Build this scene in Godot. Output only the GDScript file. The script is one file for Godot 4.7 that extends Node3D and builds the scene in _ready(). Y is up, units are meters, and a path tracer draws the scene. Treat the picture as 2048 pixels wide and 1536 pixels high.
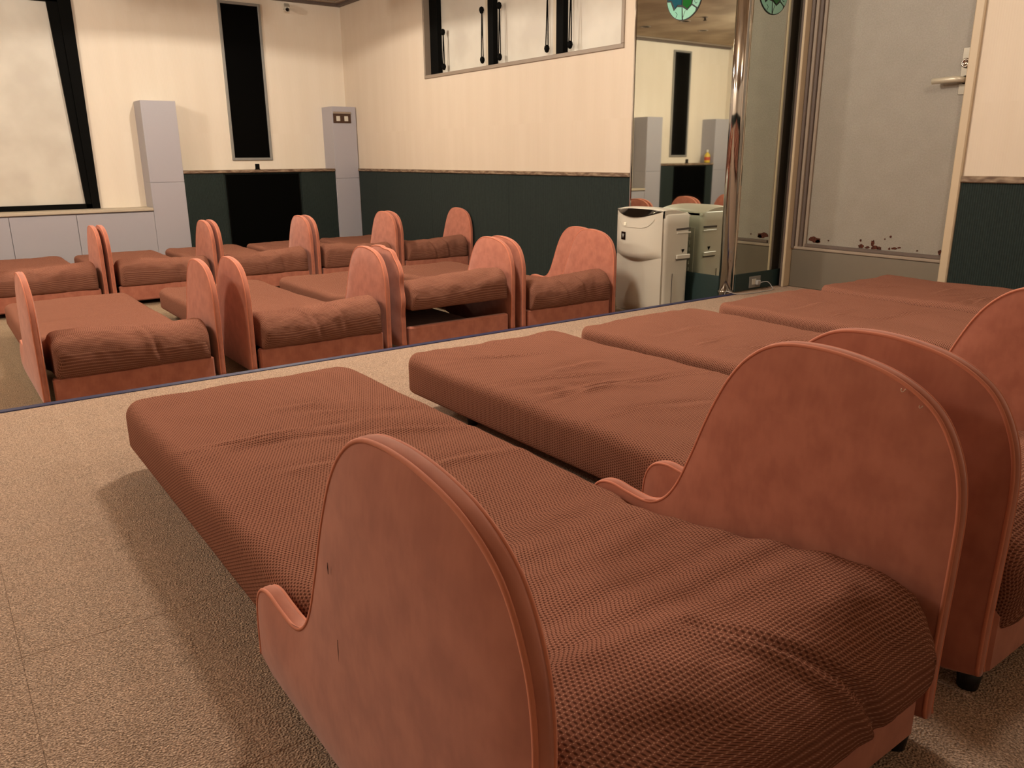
extends Node3D

# ------------------------------------------------------------------ constants (metres; y = 0 is the carpet of the raised platform)
const LOW := -0.175        # carpet of the lower floor
const EDGE := -3.22        # edge of the platform
const BACK := -8.87        # painted back wall
const RW := 4.16           # right wall with window and mirror
const DW := 4.66           # right wall with the door
const LW := -2.5           # left wall
const NEAR := 1.7          # wall behind the camera
const CEIL := 2.5
const REC := -3.27         # wall of the jog between the two right walls
const BED_W := 0.76
const BED_L := 1.93

var M := {}
var taken := {}
var rng := RandomNumberGenerator.new()

func _ready() -> void:
	rng.seed = 7
	# ---- camera
	var cam := Camera3D.new()
	cam.name = "camera"
	cam.fov = rad_to_deg(2.0 * atan(768.0 / 1587.8))
	cam.position = Vector3(0, 0.85, 0)
	cam.rotation = Vector3(-0.2785945, -0.6318886, -0.0070126)
	cam.near = 0.02
	add_child(cam)
	cam.current = true
	# ---- environment: night outside, light only from the lamps
	var we := WorldEnvironment.new()
	we.name = "environment"
	var env := Environment.new()
	env.background_mode = Environment.BG_COLOR
	env.background_color = Color(0.004, 0.004, 0.006)
	env.tonemap_mode = Environment.TONE_MAPPER_LINEAR
	env.tonemap_exposure = 1.0
	env.sdfgi_enabled = true
	env.ssao_enabled = true
	env.ssil_enabled = true
	we.environment = env
	add_child(we)
	# ---- lamps: x, z, energy, turn of the fitting (the fittings are built with their domes further down)
	var lamps := [
		{"x": 2.3, "z": -6.75, "e": 2.1, "kind": "dish", "label": "shallow round dish lamp on the ceiling above the far beds by the tall black window"},
		{"x": -1.0, "z": -6.3, "e": 4.2, "kind": "globe", "label": "frosted globe ceiling lamp near the left wall above the far beds"},
		{"x": 1.75, "z": -3.45, "e": 4.2, "kind": "globe", "label": "frosted globe ceiling lamp above the platform edge"},
		{"x": -1.5, "z": -3.4, "e": 1.9, "kind": "globe", "label": "added fill globe lamp under the ceiling near the left wall above the open carpet"},  # added fill lamp: lifts left-facing panels and softens the first bed's shadow
		{"x": 3.0, "z": -0.8, "e": 1.3, "kind": "globe", "label": "frosted globe ceiling lamp above the platform beds near the grey door"},
	]
	make_materials()
	build_shell()
	build_back_wall()
	build_right_wall()
	build_jog()
	build_door()
	for l in lamps:
		ceiling_lamp(l)
	build_beds()
	build_purifier()
	build_small_things()

# ------------------------------------------------------------------ materials
func smat(c: Color, rough := 0.7, metal := 0.0) -> StandardMaterial3D:
	var m := StandardMaterial3D.new()
	m.albedo_color = c
	m.roughness = rough
	m.metallic = metal
	return m

func noise_image(freq: float, size: int, octaves := 3, seed_ := 1) -> Image:
	var n := FastNoiseLite.new()
	n.seed = seed_
	n.noise_type = FastNoiseLite.TYPE_SIMPLEX_SMOOTH
	n.frequency = freq
	n.fractal_octaves = octaves
	return n.get_seamless_image(size, size)

func ramp(img: Image, a: Color, b: Color, lo := 0.2, hi := 0.8) -> Image:
	var w := img.get_width()
	var h := img.get_height()
	var o := Image.create(w, h, false, Image.FORMAT_RGB8)
	for y in h:
		for x in w:
			var t := clampf((img.get_pixel(x, y).r - lo) / (hi - lo), 0.0, 1.0)
			o.set_pixel(x, y, a.lerp(b, t))
	return o

func tex(i: Image) -> ImageTexture:
	return ImageTexture.create_from_image(i)

func tri(m: StandardMaterial3D, per_metre: Vector3, world := true) -> StandardMaterial3D:
	m.uv1_triplanar = true
	m.uv1_world_triplanar = world
	m.uv1_scale = per_metre
	return m

func make_materials() -> void:
	# velvet of the wing panels: worn salmon pile, streaky
	var a := noise_image(0.02, 256, 4, 11)
	var b := noise_image(0.12, 256, 2, 12)
	var v := Image.create(256, 256, false, Image.FORMAT_RGB8)
	for y in 256:
		for x in 256:
			var t := clampf(a.get_pixel(x, y).r * 0.75 + b.get_pixel(x, (y / 3) % 256).r * 0.25, 0.0, 1.0)
			t = clampf((t - 0.25) * 2.0, 0.0, 1.0)
			v.set_pixel(x, y, Color(0.66, 0.41, 0.338).lerp(Color(0.725, 0.465, 0.385), t))
	M.velvet = smat(Color.WHITE, 0.85)
	M.velvet.albedo_texture = tex(v)
	M.velvet.rim_enabled = true
	M.velvet.rim = 0.55
	M.velvet.rim_tint = 0.6
	M.velvet.specular_mode = BaseMaterial3D.SPECULAR_DISABLED
	tri(M.velvet, Vector3(2.2, 2.2, 2.2), false)
	M.piping = smat(Color(0.78, 0.47, 0.36), 0.8)
	M.piping.rim_enabled = true
	M.piping.rim = 0.5
	M.piping.rim_tint = 0.6
	# waffle weave cover: 8 x 8 cells of 8 mm in one tile
	var w := Image.create(256, 256, false, Image.FORMAT_RGB8)
	var hgt := Image.create(256, 256, false, Image.FORMAT_RGB8)
	for y in 256:
		for x in 256:
			var cy := y / 32
			var u := fmod(x + (16 if cy % 2 else 0), 32.0) / 32.0
			var q := (y % 32) / 32.0
			var dot := clampf(1.6 - Vector2(minf(u, 1.0 - u), minf(q, 1.0 - q)).length() / 0.12, 0.0, 1.0)
			var dash := clampf(1.5 - Vector2((u - 0.5) / 0.20, (q - 0.5) / 0.34).length(), 0.0, 1.0)
			var hv := 1.0 - dash
			var c := Color(0.55, 0.368, 0.305).lerp(Color(0.325, 0.20, 0.16), dash)
			c = c.lerp(Color(0.83, 0.67, 0.58), dot * 0.9)
			w.set_pixel(x, y, c)
			var e := 0.15 + 0.6 * hv + 0.25 * dot
			hgt.set_pixel(x, y, Color(e, e, e))
	M.cover = smat(Color.WHITE, 0.9)
	M.cover.albedo_texture = tex(w)
	M.cover.heightmap_enabled = true
	M.cover.heightmap_texture = tex(hgt)
	M.cover.heightmap_scale = 0.06
	M.cover.specular_mode = BaseMaterial3D.SPECULAR_DISABLED
	M.black_foot = smat(Color(0.05, 0.045, 0.045), 0.6)
	# carpet: tight speckled loop
	var n1 := noise_image(0.22, 512, 3, 21)
	var n2 := noise_image(0.012, 512, 2, 22)
	var white := PackedFloat32Array()
	for i in 65536:
		white.append(rng.randf())
	var cp := Image.create(512, 512, false, Image.FORMAT_RGB8)
	for y in 512:
		for x in 512:
			var t := clampf(0.45 * (n1.get_pixel(x, y).r - 0.2) / 0.6 + 0.65 * white[(y / 2) * 256 + x / 2] - 0.05, 0.0, 1.0)
			var k := n2.get_pixel(x, y).r
			var c := Color(0.43, 0.365, 0.315).lerp(Color(0.84, 0.73, 0.645), t)
			cp.set_pixel(x, y, c.lerp(Color(0.76, 0.61, 0.51), 0.16 * k))
	M.carpet = smat(Color.WHITE, 0.95)
	M.carpet.albedo_texture = tex(cp)
	M.carpet.heightmap_enabled = true
	M.carpet.heightmap_texture = tex(ramp(n1, Color.BLACK, Color.WHITE))
	M.carpet.heightmap_scale = 0.25
	M.carpet.specular_mode = BaseMaterial3D.SPECULAR_DISABLED
	tri(M.carpet, Vector3(1.9, 1.9, 1.9))
	M.carpet_low = M.carpet.duplicate()
	M.carpet_low.albedo_color = Color(0.88, 0.89, 0.85)
	# cream wall cloth with faint vertical streaks
	var n3 := noise_image(0.03, 256, 3, 31)
	var wl := Image.create(256, 256, false, Image.FORMAT_RGB8)
	for y in 256:
		for x in 256:
			var t := n3.get_pixel(x, (y / 10 + 7 * (x % 3)) % 256).r
			wl.set_pixel(x, y, Color(0.875, 0.825, 0.755).lerp(Color(0.90, 0.855, 0.79), t))
	M.wall = smat(Color.WHITE, 0.8)
	M.wall.albedo_texture = tex(wl)
	tri(M.wall, Vector3(0.9, 0.9, 0.9))
	M.wall_rose = M.wall.duplicate()
	M.wall_rose.albedo_color = Color(0.93, 0.91, 0.895)
	# dark green ribbed wall carpet
	var n4 := noise_image(0.05, 256, 3, 41)
	var gr := Image.create(256, 256, false, Image.FORMAT_RGB8)
	var gh := Image.create(256, 256, false, Image.FORMAT_RGB8)
	for y in 256:
		for x in 256:
			var rib := 0.5 + 0.5 * sin(TAU * x / 8.0)
			var t := clampf(n4.get_pixel(x, y).r * 0.6 + rib * 0.4, 0.0, 1.0)
			gr.set_pixel(x, y, Color(0.072, 0.115, 0.105).lerp(Color(0.125, 0.175, 0.16), t))
			gh.set_pixel(x, y, Color(rib, rib, rib))
	M.green = smat(Color.WHITE, 0.95)
	M.green.albedo_texture = tex(gr)
	M.green.heightmap_enabled = true
	M.green.heightmap_texture = tex(gh)
	M.green.heightmap_scale = 0.2
	tri(M.green, Vector3(2.5, 2.5, 2.5))
	M.green_smooth = smat(Color(0.12, 0.20, 0.195), 0.6)
	# worn wood cap rail
	var wd := ramp(noise_image(0.05, 128, 4, 51), Color(0.36, 0.27, 0.20), Color(0.60, 0.52, 0.43))
	M.cap = smat(Color.WHITE, 0.6)
	M.cap.albedo_texture = tex(wd)
	tri(M.cap, Vector3(1.5, 6.0, 1.5))
	M.laminate = smat(Color(0.645, 0.63, 0.655), 0.45)
	M.ledge = smat(Color(0.72, 0.67, 0.59), 0.5)
	M.ceiling = smat(Color.WHITE, 0.9)
	M.ceiling.albedo_texture = tex(ramp(noise_image(0.012, 256, 4, 61), Color(0.62, 0.54, 0.44), Color(0.76, 0.68, 0.57)))
	tri(M.ceiling, Vector3(0.35, 0.35, 0.35))
	M.dome = smat(Color(0.88, 0.83, 0.74), 0.8)
	M.black_metal = smat(Color(0.028, 0.027, 0.022), 0.75)
	M.black_metal.metallic_specular = 0.2
	M.black_glass = smat(Color(0.012, 0.011, 0.010), 0.35)
	M.black_glass.metallic_specular = 0.15
	M.black_wainscot_panel = smat(Color(0.03, 0.03, 0.027), 1.0)
	M.black_wainscot_panel.specular_mode = BaseMaterial3D.SPECULAR_DISABLED
	M.alu = smat(Color(0.55, 0.54, 0.52), 0.45, 0.25)
	M.steel = smat(Color(0.50, 0.47, 0.42), 0.42, 0.6)
	var fr := ramp(noise_image(0.012, 256, 4, 71), Color(0.775, 0.745, 0.695), Color(0.82, 0.795, 0.745))
	M.frosted = smat(Color.WHITE, 0.5)
	M.frosted.albedo_texture = tex(fr)
	tri(M.frosted, Vector3(0.6, 0.6, 0.6))
	M.mirror = smat(Color(0.86, 0.88, 0.84), 0.02, 1.0)
	M.chrome = smat(Color(0.80, 0.79, 0.78), 0.08, 1.0)
	M.frame_grey = smat(Color(0.56, 0.50, 0.44), 0.5)
	M.frame_light = smat(Color(0.74, 0.66, 0.55), 0.5)
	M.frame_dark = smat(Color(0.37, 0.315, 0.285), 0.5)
	M.blue = smat(Color(0.10, 0.115, 0.27), 0.5)
	M.plastic = smat(Color(0.78, 0.755, 0.70), 0.35)
	M.gloss_black = smat(Color(0.015, 0.015, 0.018), 0.1)
	M.white_cord = smat(Color(0.62, 0.61, 0.60), 0.5)
	M.lamp_glow = smat(Color(1.0, 0.95, 0.85), 0.5)
	M.lamp_glow.emission_enabled = true
	M.lamp_glow.emission = Color(1.0, 0.955, 0.89)
	M.lamp_glow.emission_energy_multiplier = 6.0

# ------------------------------------------------------------------ naming
func numbered(n: String) -> String:
	if not taken.has(n):
		taken[n] = 0
		return n
	taken[n] += 1
	return "%s_%03d" % [n, taken[n]]

func tag(o: Node, label: String, category: String, group := "") -> void:
	o.set_meta("label", label)
	o.set_meta("category", category)
	if group != "":
		o.set_meta("group", group)

func thing(called: String, label: String, category: String, at := Vector3.ZERO, group := "") -> Node3D:
	var o := Node3D.new()
	o.name = numbered(called)
	add_child(o)
	o.position = at
	tag(o, label, category, group)
	return o

func struct(called: String, label := "") -> Node3D:
	var o := Node3D.new()
	o.name = called
	add_child(o)
	o.set_meta("kind", "structure")
	if label != "":
		o.set_meta("label", label)
	return o

func part(parent: Node, called: String, mesh: Mesh, mat: Material, at := Vector3.ZERO, rot := Vector3.ZERO) -> MeshInstance3D:
	var o := MeshInstance3D.new()
	o.name = called
	o.mesh = mesh
	o.material_override = mat
	o.position = at
	o.rotation = rot
	parent.add_child(o, true)
	return o

# ------------------------------------------------------------------ mesh helpers
func face(st: SurfaceTool, p: Array, out: Vector3) -> void:
	var n: Vector3 = (p[1] - p[0]).cross(p[2] - p[0])
	if n.length() < 1e-12:
		return
	var q := p.duplicate()
	if n.dot(out) > 0:          # front faces run clockwise
		q.reverse()
	var nn := n.normalized() * (1.0 if n.dot(out) > 0 else -1.0)
	for i in range(1, q.size() - 1):
		for v in [q[0], q[i], q[i + 1]]:
			st.set_normal(nn)
			st.set_uv(Vector2(v.x + v.z, v.y))
			st.add_vertex(v)

func add_box(st: SurfaceTool, lo: Vector3, hi: Vector3, bev := 0.003) -> void:
	var c := (lo + hi) * 0.5
	var h := (hi - lo) * 0.5
	var b := minf(bev, minf(h.x, minf(h.y, h.z)) * 0.45)
	var vert := func(s: Vector3, ax: int) -> Vector3:
		var v := Vector3(h.x * s.x, h.y * s.y, h.z * s.z)
		for k in 3:
			if k != ax:
				v[k] -= b * s[k]
		return c + v
	for ax in 3:
		for s in [-1.0, 1.0]:
			var q := []
			for uv in [[-1, -1], [1, -1], [1, 1], [-1, 1]]:
				var sg := Vector3.ZERO
				sg[ax] = s
				sg[(ax + 1) % 3] = uv[0]
				sg[(ax + 2) % 3] = uv[1]
				q.append(vert.call(sg, ax))
			var o := Vector3.ZERO
			o[ax] = s
			face(st, q, o)
	for ax in 3:
		var a := (ax + 1) % 3
		var d := (ax + 2) % 3
		for sa in [-1.0, 1.0]:
			for sd in [-1.0, 1.0]:
				var s0 := Vector3.ZERO
				s0[a] = sa
				s0[d] = sd
				var s1 := s0
				s0[ax] = -1
				s1[ax] = 1
				var o := Vector3.ZERO
				o[a] = sa
				o[d] = sd
				face(st, [vert.call(s0, a), vert.call(s1, a), vert.call(s1, d), vert.call(s0, d)], o)
	for sx in [-1.0, 1.0]:
		for sy in [-1.0, 1.0]:
			for sz in [-1.0, 1.0]:
				var s := Vector3(sx, sy, sz)
				face(st, [vert.call(s, 0), vert.call(s, 1), vert.call(s, 2)], s)

func new_st() -> SurfaceTool:
	var st := SurfaceTool.new()
	st.begin(Mesh.PRIMITIVE_TRIANGLES)
	return st

func box(lo: Vector3, hi: Vector3, bev := 0.003) -> ArrayMesh:
	var st := new_st()
	add_box(st, lo, hi, bev)
	return st.commit()

func bx(parent: Node, called: String, lo: Vector3, hi: Vector3, mat: Material, bev := 0.003) -> MeshInstance3D:
	# the node sits at the middle of its base
	var c := Vector3((lo.x + hi.x) * 0.5, lo.y, (lo.z + hi.z) * 0.5)
	return part(parent, called, box(lo - c, hi - c, bev), mat, c)

# grid of points -> smooth surface; rows[i][j]
func grid(st: SurfaceTool, rows: Array, uvs: Array, closed := false, base := 0) -> int:
	var n: int = rows[0].size()
	for i in rows.size():
		for j in n:
			st.set_smooth_group(0)
			st.set_uv(uvs[i][j] if uvs.size() else Vector2.ZERO)
			st.add_vertex(rows[i][j])
	var m := n if closed else n - 1
	for i in rows.size() - 1:
		for j in m:
			var a := base + i * n + j
			var b := base + i * n + (j + 1) % n
			var c := base + (i + 1) * n + j
			var d := base + (i + 1) * n + (j + 1) % n
			for k in [a, b, c, b, d, c]:
				st.add_index(k)
	return base + rows.size() * n

func tube_rows(pts: PackedVector3Array, r: float, seg: int) -> Array:
	var rows := []
	var up := Vector3.UP
	for i in pts.size():
		var t := (pts[mini(i + 1, pts.size() - 1)] - pts[maxi(i - 1, 0)]).normalized()
		if absf(t.dot(up)) > 0.95:
			up = Vector3.RIGHT if absf(t.x) < 0.8 else Vector3.FORWARD
		var s := t.cross(up).normalized()
		up = s.cross(t).normalized()
		var row := PackedVector3Array()
		for k in seg:
			var an := TAU * k / seg
			row.append(pts[i] + (s * cos(an) + up * sin(an)) * r)
		rows.append(row)
	return rows

func tube(pts: PackedVector3Array, r: float, seg := 8) -> ArrayMesh:
	var st := new_st()
	var rows := tube_rows(pts, r, seg)
	var first := PackedVector3Array()
	var last := PackedVector3Array()
	for k in seg:
		first.append(pts[0])
		last.append(pts[pts.size() - 1])
	rows.push_front(first)
	rows.append(last)
	grid(st, rows, [], true)
	st.generate_normals()
	return st.commit()

func lathe(profile: Array, seg := 32) -> ArrayMesh:      # profile of Vector2(radius, y)
	var st := new_st()
	var rows := []
	for p in profile:
		var row := PackedVector3Array()
		for k in seg:
			var an := TAU * k / seg
			row.append(Vector3(p.x * cos(an), p.y, p.x * sin(an)))
		rows.append(row)
	grid(st, rows, [], true)
	st.generate_normals()
	return st.commit()

# polygon (in x, y) given depth along z, bevelled by "bev"
func prism(poly: PackedVector2Array, z0: float, z1: float) -> ArrayMesh:
	var st := new_st()
	var tris := Geometry2D.triangulate_polygon(poly)
	for i in range(0, tris.size(), 3):
		var a := poly[tris[i]]
		var b := poly[tris[i + 1]]
		var c := poly[tris[i + 2]]
		face(st, [Vector3(a.x, a.y, z1), Vector3(b.x, b.y, z1), Vector3(c.x, c.y, z1)], Vector3(0, 0, signf(z1 - z0)))
		face(st, [Vector3(a.x, a.y, z0), Vector3(b.x, b.y, z0), Vector3(c.x, c.y, z0)], Vector3(0, 0, signf(z0 - z1)))
	var turn := 1.0 if Geometry2D.is_polygon_clockwise(poly) else -1.0
	for i in poly.size():
		var a := poly[i]
		var b := poly[(i + 1) % poly.size()]
		var d := (b - a)
		face(st, [Vector3(a.x, a.y, z0), Vector3(b.x, b.y, z0), Vector3(b.x, b.y, z1), Vector3(a.x, a.y, z1)], Vector3(-d.y, d.x, 0) * turn)
	return st.commit()

func spline(p: Array, steps := 6) -> PackedVector2Array:
	var o := PackedVector2Array()
	for i in p.size() - 1:
		var p0: Vector2 = p[maxi(i - 1, 0)]
		var p1: Vector2 = p[i]
		var p2: Vector2 = p[i + 1]
		var p3: Vector2 = p[mini(i + 2, p.size() - 1)]
		for k in steps:
			o.append(p1.cubic_interpolate(p2, p0, p3, float(k) / steps))
	o.append(p[p.size() - 1])
	return o

# ------------------------------------------------------------------ the room
func build_shell() -> void:
	var f := struct("floor", "beige speckled carpet of the lower floor")
	bx(f, "carpet", Vector3(LW, LOW - 0.1, BACK), Vector3(RW, LOW, EDGE), M.carpet_low, 0.0)
	var p := struct("floor_platform", "raised platform covered with beige speckled carpet tiles")
	bx(p, "platform_slab", Vector3(LW, LOW - 0.1, EDGE + 0.004), Vector3(RW, -0.006, NEAR), M.carpet, 0.0)
	bx(p, "platform_slab", Vector3(RW, LOW - 0.1, REC), Vector3(DW, -0.006, NEAR), M.carpet, 0.0)
	var xs := [LW]
	var x := 0.017 - 2.5
	while x < DW - 0.02:
		if x > LW + 0.02:
			xs.append(x)
		x += 0.5
	xs.append(DW)
	var zs := [EDGE + 0.03]
	var z := -1.505 - 1.5
	while z < NEAR - 0.02:
		zs.append(z)
		z += 0.5
	zs.append(NEAR)
	var shared := {}
	for i in xs.size() - 1:
		for j in zs.size() - 1:
			var w: float = xs[i + 1] - xs[i] - 0.0004
			var d: float = zs[j + 1] - zs[j] - 0.0004
			var z0: float = zs[j]
			if j == 0 and xs[i] >= RW - 0.01:
				d += EDGE + 0.03 - REC
				z0 = REC
			var key := "%.4f %.4f" % [w, d]
			if not shared.has(key):
				shared[key] = box(Vector3(-w / 2, -0.006, -d / 2), Vector3(w / 2, 0, d / 2), 0.0007)
			part(p, "carpet_tile", shared[key], M.carpet, Vector3((xs[i] + xs[i + 1]) / 2, 0, z0 + d / 2 + 0.0004))
	var nose := struct("trim_1", "dark blue edging strip along the platform edge")
	var st := new_st()
	add_box(st, Vector3(LW, -0.004, EDGE), Vector3(RW - 0.05, 0.004, EDGE + 0.03), 0.002)
	add_box(st, Vector3(LW, -0.05, EDGE - 0.004), Vector3(RW - 0.05, 0.004, EDGE + 0.004), 0.002)
	part(nose, "edging_strip", st.commit(), M.blue)
	var c := struct("ceiling", "dull beige ceiling")
	bx(c, "ceiling_board", Vector3(LW - 0.1, CEIL, BACK - 0.1), Vector3(DW + 0.1, CEIL + 0.1, NEAR + 0.1), M.ceiling, 0.0)
	# plain walls out of frame
	var l := struct("wall_left", "cream wall with green wainscot")
	bx(l, "upper_wall", Vector3(LW - 0.1, 0.72, BACK - 0.1), Vector3(LW, CEIL + 0.1, NEAR + 0.1), M.wall, 0.0)
	bx(l, "wainscot", Vector3(LW - 0.1, LOW - 0.1, BACK - 0.1), Vector3(LW, 0.72, NEAR + 0.1), M.green, 0.0)
	var n := struct("wall_near", "cream wall with green wainscot")
	bx(n, "upper_wall", Vector3(LW, 0.72, NEAR), Vector3(DW + 0.1, CEIL + 0.1, NEAR + 0.1), M.wall, 0.0)
	bx(n, "wainscot", Vector3(LW, LOW - 0.1, NEAR), Vector3(DW + 0.1, 0.72, NEAR + 0.1), M.green, 0.0)
	# cornice: two steps under the ceiling
	var co := struct("trim_2", "stepped beige cornice under the ceiling")
	bx(co, "cornice", Vector3(LW, CEIL - 0.045, BACK), Vector3(RW, CEIL, BACK + 0.05), M.frame_dark, 0.004)
	bx(co, "cornice", Vector3(LW, CEIL - 0.02, BACK + 0.05), Vector3(RW, CEIL, BACK + 0.10), M.frame_grey, 0.004)
	bx(co, "cornice", Vector3(RW - 0.05, CEIL - 0.045, BACK + 0.05), Vector3(RW, CEIL, REC - 0.9), M.frame_dark, 0.004)
	bx(co, "cornice", Vector3(RW - 0.10, CEIL - 0.02, BACK + 0.10), Vector3(RW - 0.05, CEIL, REC - 0.9), M.frame_grey, 0.004)

func ceiling_lamp(l: Dictionary) -> void:
	var t := thing("ceiling_lamp", l.label, "lamp", Vector3(l.x, CEIL, l.z))
	var yb := -0.155
	var r := 0.022
	if l.kind == "dish":
		part(t, "dish", lathe([Vector2(0.0005, -0.001), Vector2(0.30, -0.002), Vector2(0.40, -0.05), Vector2(0.45, -0.229), Vector2(0.446, -0.229), Vector2(0.395, -0.052), Vector2(0.29, -0.008), Vector2(0.0005, -0.006)], 96), M.dome)
		part(t, "socket", lathe([Vector2(0.02, -0.006), Vector2(0.018, -0.132), Vector2(0.0005, -0.135)], 24), M.alu)
	else:
		yb = -0.2
		r = 0.17
		part(t, "canopy", lathe([Vector2(0.07, 0.0), Vector2(0.07, -0.02), Vector2(0.05, -0.04), Vector2(0.0005, -0.045)], 32), M.alu)
	var bulb := []
	for i in 17:
		var a := PI * i / 16.0
		bulb.append(Vector2(r * sin(a) + 0.0002, yb + r * cos(a)))
	part(t, "bulb" if l.kind == "dish" else "globe", lathe(bulb, 32), M.lamp_glow)
	var o := OmniLight3D.new()
	o.name = "bulb_light"
	o.light_color = Color(1.0, 0.955, 0.89)
	o.light_energy = l.e
	o.light_size = r * 0.95
	o.omni_range = 14.0
	o.omni_attenuation = 2.0
	o.shadow_enabled = true
	o.position = Vector3(0, yb, 0)
	t.add_child(o)

# ------------------------------------------------------------------ back wall
func framed_pane(root: Node3D, lo: Vector2, hi: Vector2, zf: float, fw: float, frame_mat: Material, pane_mat: Material) -> void:
	# frame of four bars standing on the wall plane zf, pane set back inside it
	bx(root, "frame_bar", Vector3(lo.x, lo.y, zf - 0.005), Vector3(lo.x + fw, hi.y, zf + 0.02), frame_mat)
	bx(root, "frame_bar", Vector3(hi.x - fw, lo.y, zf - 0.005), Vector3(hi.x, hi.y, zf + 0.02), frame_mat)
	bx(root, "frame_bar", Vector3(lo.x + fw, lo.y, zf - 0.005), Vector3(hi.x - fw, lo.y + fw, zf + 0.02), frame_mat)
	bx(root, "frame_bar", Vector3(lo.x + fw, hi.y - fw, zf - 0.005), Vector3(hi.x - fw, hi.y, zf + 0.02), frame_mat)
	bx(root, "pane", Vector3(lo.x + fw, lo.y + fw, zf - 0.004), Vector3(hi.x - fw, hi.y - fw, zf + 0.004), pane_mat, 0.001)

func build_back_wall() -> void:
	var w := struct("wall_back", "cream wall with dark green wainscot and wooden cap rail")
	var x0 := 0.0
	var x1 := 1.462
	var y0 := 0.378
	var y1 := 2.3
	bx(w, "upper_wall", Vector3(LW, LOW - 0.1, BACK - 0.1), Vector3(x0, CEIL + 0.1, BACK), M.wall, 0.0)
	bx(w, "upper_wall", Vector3(x1, LOW - 0.1, BACK - 0.1), Vector3(DW, CEIL + 0.1, BACK), M.wall, 0.0)
	bx(w, "upper_wall", Vector3(x0, y1, BACK - 0.1), Vector3(x1, CEIL + 0.1, BACK), M.wall, 0.0)
	bx(w, "lower_wall", Vector3(x0, LOW - 0.1, BACK - 0.1), Vector3(x1, y0, BACK), M.wall, 0.0)
	for s in [[2.225, 2.62], [2.62, 3.46], [3.46, 3.86], [-1.96, -1.80], [-1.80, -1.06], [-1.06, -0.775]]:
		var wide: bool = s[1] - s[0] > 0.5
		bx(w, "wainscot_panel", Vector3(s[0], LOW, BACK), Vector3(s[1], 0.708, -8.62 if wide else -8.605), M.green, 0.002)
	bx(w, "cap_rail", Vector3(2.225, 0.708, BACK), Vector3(3.86, 0.738, -8.59), M.cap, 0.006)
	bx(w, "cap_rail", Vector3(-1.96, 0.708, BACK), Vector3(-0.775, 0.738, -8.59), M.cap, 0.006)
	# window bay with black deep jambs; the sash leans outwards at the top
	var n := struct("window_1", "wide window with deep black frame and pale leaning pane above grey counter")
	# black boards taper towards the sill, a raised outer strip on each
	for sg in [1.0, -1.0]:
		var at := Vector3(x1 if sg > 0 else x0, 0, BACK)
		var taper := PackedVector2Array([Vector2(-0.112 * sg, y0), Vector2(0.0, y0), Vector2(0.0, y1), Vector2(-0.196 * sg, y1)])
		part(n, "side_board", prism(taper, -0.05, 0.012), M.black_metal, at)
		var strip := PackedVector2Array([Vector2(-0.062 * sg, y0), Vector2(0.006 * sg, y0), Vector2(0.006 * sg, y1), Vector2(-0.105 * sg, y1)])
		part(n, "outer_strip", prism(strip, 0.0, 0.028), M.black_metal, at)
	bx(n, "head_bar", Vector3(x0, y1 - 0.06, BACK - 0.06), Vector3(x1, y1, BACK + 0.012), M.black_metal)
	bx(n, "sill_bar", Vector3(x0 + 0.01, y0, BACK - 0.06), Vector3(x1 - 0.01, y0 + 0.06, BACK + 0.012), M.black_metal)
	bx(n, "pane", Vector3(x0 + 0.02, y0 + 0.01, BACK - 0.04), Vector3(x1 - 0.02, y1 - 0.01, BACK - 0.025), M.frosted, 0.001)
	# tall black windows
	var a := struct("window_2", "tall narrow black window with thin grey frame")
	framed_pane(a, Vector2(2.812, 0.835), Vector2(3.25, 2.40), BACK, 0.026, M.alu, M.black_glass)
	var b := struct("window_3", "tall narrow black window with thin grey frame near the left wall")
	framed_pane(b, Vector2(-1.62, 0.835), Vector2(-1.23, 2.375), BACK, 0.026, M.alu, M.black_glass)
	# black panels in the wainscot
	for s in [[2.64, 3.44], [-1.79, -1.08]]:
		bx(w, "black_panel", Vector3(s[0] + 0.01, LOW + 0.01, -8.62), Vector3(s[1] - 0.01, 0.685, -8.612), M.black_wainscot_panel, 0.002).set_meta("label", "wide black panel set in the green wainscot")
		bx(w, "edge_strip", Vector3(s[0], LOW, -8.62), Vector3(s[0] + 0.01, 0.695, -8.608), M.black_metal, 0.002)
		bx(w, "edge_strip", Vector3(s[1] - 0.01, LOW, -8.62), Vector3(s[1], 0.695, -8.608), M.black_metal, 0.002)
		bx(w, "edge_strip", Vector3(s[0] + 0.01, 0.685, -8.62), Vector3(s[1] - 0.01, 0.695, -8.608), M.black_metal, 0.002)
	# grey laminate column casings
	for s in [[1.90, 2.225, "tall grey laminate column casing beside the grey window counter"], [3.865, 4.15, "tall grey laminate column casing in the room corner carrying a brown switch plate"], [-0.775, -0.46, "tall grey laminate column casing at the far end of the window counter"], [-2.36, -1.96, "tall grey laminate column casing next to the left wall"]]:
		var hw: float = (s[1] - s[0]) / 2
		var t := thing("column_casing", s[2], "column", Vector3((s[0] + s[1]) / 2, LOW, (BACK - 8.6) / 2), "grey laminate column casings")
		var d: float = (-8.6 - BACK) / 2
		bx(t, "lower_panel", Vector3(-hw, 0, -d), Vector3(hw, 0.804, d), M.laminate, 0.002)
		bx(t, "upper_panel", Vector3(-hw, 0.807, -d), Vector3(hw, 1.573, d), M.laminate, 0.002)
		bx(t, "joint_strip", Vector3(-hw + 0.002, 0.80, -d), Vector3(hw - 0.002, 0.81, d - 0.006), M.laminate, 0.0)
	# counter under the window
	var ct := thing("window_counter", "low grey laminate counter with beige ledge under the wide window", "counter", Vector3(0.72, LOW, (BACK - 8.6) / 2))
	var hd := (-8.6 - BACK) / 2
	var joints := [-1.18, -0.62, -0.06, 0.49, 1.18]
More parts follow.
